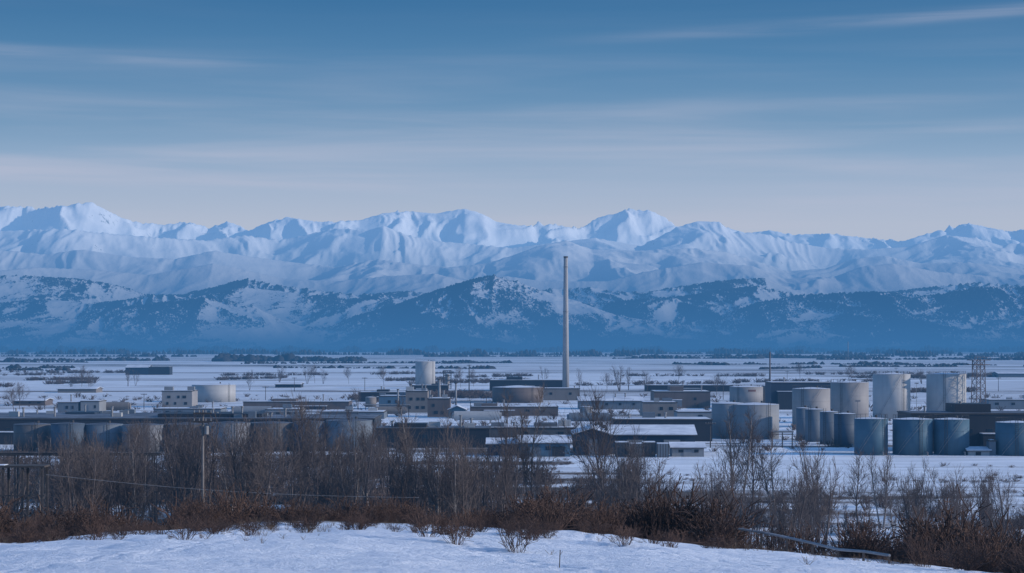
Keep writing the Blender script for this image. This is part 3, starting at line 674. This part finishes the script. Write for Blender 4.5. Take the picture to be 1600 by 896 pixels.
B(812,891,714,684,12,teal,'slate blue shed with snowy roof at the yard edge',kind='gable',rise=1.2,win=3,door=2,name='shed')
B(762,812,712,688,10,navy,'low navy shed with snowy roof joined to the slate blue one',kind='gable',rise=.9,win=2,door=1,name='shed')
B(587,765,700,671,12,dark,'long dark flat building left of the slate blue shed',win=6,units=2,vents=3,snowy=False)
B(765,900,690,670,12,umber,'dim brown flat hall behind the slate blue shed',win=4,units=2,vents=2)
B(1050,1100,714,694,6,pale,'small low hut with snowy roof in front of the navy shed',kind='gable',rise=.8,win=2,door=1,name='hut')
B(1513,1546,712,701,5,wht,'tiny white hut between the blue tanks at right',kind='gable',rise=.5,win=1,door=1,name='hut')
B(1546,1556,712,690,3,greyt,'narrow grey cabin beside the tiny white hut',name='hut',door=1)
B(90,150,614,606,16,tan,'small tan barn far out on the left plain',kind='gable',name='barn')
B(430,470,606,599,14,dark,'small dark barn on the plain right of the wide white tank',kind='gable',name='barn')
B(1560,1640,590,582,20,greyt,'low grey barn at the right edge of the far plain',kind='gable',name='barn')
B(20,70,634,624,14,brown,'brown shed on the plain at the far left',kind='gable',win=3,name='shed')
# small horizontal vessels and pipe bridges among the works
for (px,pyb,L,r,mt,lab) in [(610,652,5,1.3,tan,'small horizontal vessel left of the tan process building'),(745,662,7,1.4,wht,'white horizontal vessel right of the small blue house'),(920,664,6,1.3,greyt,'grey horizontal vessel behind the dark gable shed'),(395,654,6,1.5,pale,'pale horizontal vessel in front of the long low brown warehouse'),(990,668,5,1.2,beige,'beige horizontal vessel above the dark flat roofed hall'),(175,646,6,1.5,tan,'tan horizontal vessel right of the two grey blocks')]:
    Y=YG(pyb); e=empty('pressure_vessel',(PX(px,Y),Y,0)); tag(e,lab,'vessel'); z=r+1.; m=MB(); m.bar((-L,0,z),(L,0,z),r,18)
    m.build('shell',mt,e); m=MB()
    for s in (-1,1): m.bar((s*L,0,z),(s*(L+.6),0,z),r*.7,14)
    m.build('end_caps',mt,e)
    for s in (-1,1): MB().box(s*L*.6-.3,s*L*.6+.3,-r*.7,r*.7,-.1,1.25).build('saddle',conc,e)
for (p0,p1,pyb,pyt,lab) in [(570,640,652,634,'pipe bridge running into the works cluster from the left'),(700,770,646,628,'pipe bridge between the process tower and the wide brown tank'),(905,1000,662,650,'low pipe bridge behind the dark gable shed'),(1205,1240,700,676,'short pipe bridge beside the twin low tanks'),(420,560,664,645,'pipe bridge above the right half of the dark hall')]:
    Y=YG(pyb); a=PX(p0,Y); L=PX(p1,Y)-a; h=ZP(pyt,Y); e=empty('pipe_bridge',(a,Y,0)); tag(e,lab,'pipe bridge'); m=MB()
    for k in range(3): m.bar((0,k*.4,h+.25),(L,k*.4,h+.25),.16,8)
    m.build('pipes',steel,e); MB().box(0,L,-.2,-.05,h-.5,h-.3).box(0,L,-.2,-.05,h-.05,h+.05).build('girder',iron,e); n=max(3,int(L/6))
    for k in range(n): x=.3+(L-.6)*k/(n-1); MB().box(x-.12,x+.12,0,.24,-.1,h).build('post',iron,e)
for i,(px,py,wd,mt,lab) in enumerate([(972,713,20,brown,'leftmost brown crate in front of the navy shed'),(994,714,18,tan,'tan crate second from the left by the navy shed'),(1014,713,19,brown,'brown crate third from the left by the navy shed'),(1036,714,17,beige,'beige crate at the right end of the crate row')]):
    Y=YG(py)-2.6; w=wd/F*Y; h=3.1-.2*(i%2); e=empty('shipping_crate',(PX(px,Y),Y,0)); tag(e,lab,'crate'); MB().box(-w/2,w/2,0,2.4,.0,h).build('body',mt,e); m=MB()
    for k in range(5): xx=-w/2+w*k/4; m.box(xx-.06,xx+.06,-.08,-.005,.0,h)
    m.build('ribs',iron,e); MB().box(-w/2-.05,w/2+.05,-.05,2.45,h+.003,h+.18).build('snow_cover',snow,e)
Y=YG(608); e=empty('process_tower',(PX(699,Y),Y,0)); tag(e,'slim dark steel process tower standing right of the white silo','tower'); h=ZP(579,Y); m=MB()
for sx in (-2,2):
    for sy in (-2,2): m.bar((sx,sy,0),(sx,sy,h),.26)
m.build('frame',iron,e); m=MB()
for k in range(1,5): z=h*k/4; m.box(-2.3,2.3,-2.3,2.3,z-.3,z)
m.build('floors',iron,e); m=MB()
for k in range(4): z0=h*k/4;z1=h*(k+1)/4; m.bar((-2 if k%2 else 2,-2.1,z0),(2 if k%2 else -2,-2.1,z1),.16)
m.build('stairs',steel,e); MB().cyl(0,0,0,h*.8,1.2,n=16).build('vessel',beige,e)
def lattice(px,pyb,pyt,wb,wt,label,plat=True):
    Y=YG(pyb); h=ZP(pyt,Y); e=empty('lattice_tower',(PX(px,Y),Y,0),.3); tag(e,label,'tower'); m=MB(); wid=lambda z: wb+(wt-wb)*z/h
    for sx in (-1,1):
        for sy in (-1,1): m.bar((sx*wb,sy*wb,0),(sx*wt,sy*wt,h),.15)
    m.build('legs',mist_steel,e); m=MB(); n=8
    for k in range(n):
        z0=h*k/n; z1=h*(k+1)/n; a=wid(z0); b=wid(z1)
        for (p,q) in (((-1,-1),(1,-1)),((1,-1),(1,1)),((1,1),(-1,1)),((-1,1),(-1,-1))):
            m.bar((p[0]*a,p[1]*a,z0),(q[0]*b,q[1]*b,z1),.07); m.bar((q[0]*a,q[1]*a,z0),(p[0]*b,p[1]*b,z1),.07); m.bar((p[0]*b,p[1]*b,z1),(q[0]*b,q[1]*b,z1),.07)
    m.build('bracing',mist_steel,e)
    if plat:
        for z in (h-.1,h-1.6): MB().box(-wt-1.6,wt+1.6,-wt-1.,wt+1.,z,z+.22).build('platform',mist_steel,e)
        m=MB()
        for k in range(6): x=-wt-1.5+k*(2*wt+3)/5; m.bar((x,-wt-1,h),(x,-wt-1,h+1.),.06)
        m.bar((-wt-1.5,-wt-1,h+1),(wt+1.5,-wt-1,h+1),.06); m.build('railing',mist_steel,e)
    return e
lattice(1529,655,563,1.8,1.4,'dark lattice tower with platform on top right of the off white tanks')
def pole(px,pyb,pyt,r,label,name='utility_pole',arms=1,group=None,mt=None,Y=None,al=1.2):
    Y=Y or YG(pyb); x=PX(px,Y); z0=gz(x,Y) if Y<400 else 0; h=ZP(pyt,Y)-z0; e=empty(name,(x,Y,z0)); tag(e,label,'pole',group)
    MB().cyl(0,0,-.3,h,r,r*.7,n=10).build('post',mt or wood,e,smooth=True)
    for k in range(arms):
        z=h-.35-k*.9; a=MB().box(-al,al,-.12-r,-.02-r,z-.09,z+.09).build('crossarm',wood,e); m=MB()
        for xx in (-al*.9,-al*.35,al*.35,al*.9): m.cyl(xx,-.07-r,z+.092,z+.36,.07,.05,n=8)
        m.build('insulators',steel,a)
    return e
p1=pole(317,870,641,.17,'tall wooden utility pole standing in front of the left thicket',Y=215,arms=2,al=1.,mt=polew)
MB().cyl(.42,-.1,14.3,15.2,.22,n=12).build('transformer',steel,p1)
pole(1203,612,550,.5,'thin tall mast behind the navy hall',name='mast',arms=0,mt=mist_steel)
pole(733,612,570,.3,'thin mast between the silo and the long dark hall',name='mast',arms=1,mt=iron)
pole(1325,561,534,.9,'faint far mast on the plain before the foothills',name='mast',arms=0,mt=steel)
gp='small utility poles crossing the works'
for (px,b,t) in [(70,640,618),(225,640,615),(415,632,604),(570,622,590),(760,640,612),(935,650,620),(1062,632,604),(1130,625,600),(1230,598,580),(1400,600,575),(1560,612,590),(545,668,640),(842,668,640),(1110,700,660),(460,612,590),(1010,604,585)]:
    pole(px,b,t,.15,'one of the small utility poles scattered among the works buildings',group=gp)
for (px,b,t,lab) in [(1340,700,628,'floodlight mast beside the leftmost blue tank'),(1432,660,600,'floodlight mast between the two off white tanks')]:
    Y=YG(b); h=ZP(t,Y); e=empty('floodlight_mast',(PX(px,Y),Y,0)); tag(e,lab,'lamp'); MB().cyl(0,0,-.2,h,.11,.06,n=8).build('post',steel,e); MB().box(-.6,.6,-.25,.05,h,h+.35).build('lamp_head',steel,e)
Y=262; x0=PX(-60,Y); x1=PX(250,Y); zt=ZP(710,Y); e=empty('pipe_rack',(x0,Y,0)); tag(e,'long dark pipe rack on posts at the left edge above the thicket','pipe rack')
MB().box(0,x1-x0,-.15,.15,zt-.2,zt).box(0,x1-x0,1.4,1.6,zt-.2,zt).build('beams',wood,e); m=MB()
for k in range(2): m.bar((0,.3+.5*k,zt+.1),(x1-x0,.3+.5*k,zt+.1),.08,8)
m.build('pipes',iron,e)
for k in range(5):
    x=1+(x1-x0-2)*k/4; MB().box(x-.1,x+.1,-.1,.1,-.3,zt-.203).box(x-.1,x+.1,1.42,1.58,-.3,zt-.203).build('post',wood,e)
Y=215; x0=PX(-60,Y); x1=PX(70,Y); zt=ZP(728,Y); e=empty('timber_trestle',(x0,Y,0)); tag(e,'weathered timber trestle frame at the left edge below the pipe rack','trestle')
MB().box(0,x1-x0,-.2,2.6,zt-.2,zt).build('deck',wood,e); m=MB()
w=x1-x0
for k in range(5):
    x=.3+(w-.6)*k/4; 
    for yy in (0,2.3): MB().box(x-.12,x+.12,yy-.1,yy+.1,-.3,zt-.203).build('post',wood,e)
for k in range(4):
    xa=.3+(w-.6)*k/4; xb=.3+(w-.6)*(k+1)/4; m.bar((xa,-.2,zt*.5),(xb,-.2,zt-.4),.08); m.bar((xb,-.2,zt*.1),(xa,-.2,zt*.5),.07)
m.box(0,w,-.2,-.13,zt*.7,zt*.7+.16); m.build('braces',wood,e); MB().box(.4,w*.5,.4,2.2,zt+.003,zt+.05).build('snow_cover',snow,e)
pts_=[]; 
for k in range(25):
    t=k/24; px=72+(655-72)*t; Y=212+4*t; py=742+36*t+14*math.sin(math.pi*t)*.6; pts_.append((Vector((PX(px,Y),Y,ZP(py,Y))),.03))
co,fa=tube_paths([pts_],5); tag(quads('cable',co,fa,steel),'thin pale cable sagging to the right from the timber trestle','cable')
path=[(1150,77,826),(1190,76.5,832),(1230,76,840),(1270,75,849),(1310,73.5,859),(1350,71.5,870),(1390,69,882)]
e=empty('guard_rail',(0,0,0)); tag(e,'low curved guard rail on the bank at lower right','guard rail'); pp=[]
for (px,Y,py) in path: x=PX(px,Y); pp.append(Vector((x,Y,max(ZP(py,Y),gz(x,Y)+.35))))
m=MB()
for a,b in zip(pp[:-1],pp[1:]): m.bar(a,b,.05,6)
m.build('rail',steel,e)
for p in pp: MB().box(p.x-.04,p.x+.04,p.y+.07,p.y+.15,gz(p.x,p.y)-.2,p.z+.04).build('post',wood,e)
# ---------------------------------------------------------------- world, sun, camera
el=math.radians(18); az=math.radians(99)
w=bpy.data.worlds.new('World'); sc.world=w; w.use_nodes=True; nt=w.node_tree; nt.nodes.clear(); Lk=nt.links.new
out=N(nt,'ShaderNodeOutputWorld'); bg=N(nt,'ShaderNodeBackground'); Lk(bg.outputs[0],out.inputs[0])
sky=N(nt,'ShaderNodeTexSky'); sky.sky_type='NISHITA'; sky.sun_disc=False; sky.sun_elevation=el; sky.sun_rotation=az; sky.air_density=1.2; sky.dust_density=.4; sky.ozone_density=2.5
tc=N(nt,'ShaderNodeTexCoord'); sp=N(nt,'ShaderNodeSeparateXYZ'); Lk(tc.outputs['Generated'],sp.inputs[0]); z=sp.outputs[2]; x=sp.outputs[0]
ramp=N(nt,'ShaderNodeValToRGB'); Lk(mrange(nt,z,0,.2),ramp.inputs[0]); cr=ramp.color_ramp
stops=[(.0,(182,190,208)),(.30,(176,187,207)),(.385,(162,180,205)),(.47,(140,168,198)),(.545,(118,154,188)),(.70,(84,132,174)),(.855,(62,114,160)),(1.,(52,103,150))]
cr.elements[0].position=0; cr.elements[0].color=lin(*stops[0][1]); cr.elements[1].position=1; cr.elements[1].color=lin(*stops[-1][1])
for p,c in stops[1:-1]: q=cr.elements.new(p); q.color=lin(*c)
def cl(scale,a,b,det=6,dist=0.):
    mp=N(nt,'ShaderNodeMapping'); mp.inputs['Scale'].default_value=scale; mp.inputs['Rotation'].default_value=(0,math.radians(-2.0),0); Lk(tc.outputs['Generated'],mp.inputs[0]); n=N(nt,'ShaderNodeTexNoise'); n.inputs['Scale'].default_value=1; n.inputs['Detail'].default_value=det; n.inputs['Roughness'].default_value=.5; n.inputs['Distortion'].default_value=dist; Lk(mp.outputs[0],n.inputs['Vector']); return mrange(nt,n.outputs[0],a,b,0,1,True)
c1=cl((3.5,3.5,60),.42,.80,6,.3); low=mrange(nt,z,.15,.085,.04,.6); cA=math_(nt,'MULTIPLY',c1,low)
def streak(z0,sl,wd,xa,xb,amt):
    c=math_(nt,'SUBTRACT',math_(nt,'SUBTRACT',z,z0),math_(nt,'MULTIPLY',x,sl)); c=math_(nt,'DIVIDE',c,wd); c=math_(nt,'MULTIPLY',math_(nt,'MULTIPLY',c,c),-1.0); g=N(nt,'ShaderNodeMath',operation='EXPONENT'); Lk(c,g.inputs[0])
    m=math_(nt,'MULTIPLY',g.outputs[0],mrange(nt,x,xa,xb,0,amt,True)); return math_(nt,'MULTIPLY',m,cl((7,7,160),.25,.7,6,.4))
sA=streak(.1335,-.036,.0026,-.04,-.20,.34); sB=streak(.150,.046,.0028,-.02,.20,.34); sC=streak(.104,.01,.0035,-.05,.14,.24); sD=streak(.083,-.004,.006,.25,-.2,.3)
tot=math_(nt,'ADD',math_(nt,'ADD',sA,sB),math_(nt,'ADD',math_(nt,'ADD',sC,sD),cA))
skyc=mixc(nt,tot,ramp.outputs[0],lin(186,190,210))
up=N(nt,'ShaderNodeMix',data_type='RGBA',blend_type='MULTIPLY'); up.inputs[0].default_value=1; Lk(sky.outputs[0],up.inputs[6]); up.inputs[7].default_value=(.13,.175,.225,1)
fin=mixc(nt,mrange(nt,z,.19,.34,0,1,True),skyc,up.outputs[2]); Lk(fin,bg.inputs[0]); bg.inputs[1].default_value=1.0
S=Vector((math.cos(el)*math.sin(az),math.cos(el)*math.cos(az),math.sin(el)))
sl_=bpy.data.lights.new('sun','SUN'); sl_.energy=3.5; sl_.angle=math.radians(.6); sl_.color=(1,.88,.77); so=bpy.data.objects.new('sun',sl_); col.objects.link(so); so.rotation_euler=S.to_track_quat('Z','Y').to_euler()
cam=bpy.data.cameras.new('camera'); cam.sensor_width=36; cam.lens=70; cam.shift_y=92/1600; cam.clip_start=.5; cam.clip_end=120000
co_=bpy.data.objects.new('camera',cam); col.objects.link(co_); co_.location=(0,0,H); co_.rotation_euler=(math.radians(90),0,0); sc.camera=co_
sc.view_settings.view_transform='Standard'; sc.view_settings.look='None'; sc.view_settings.exposure=0
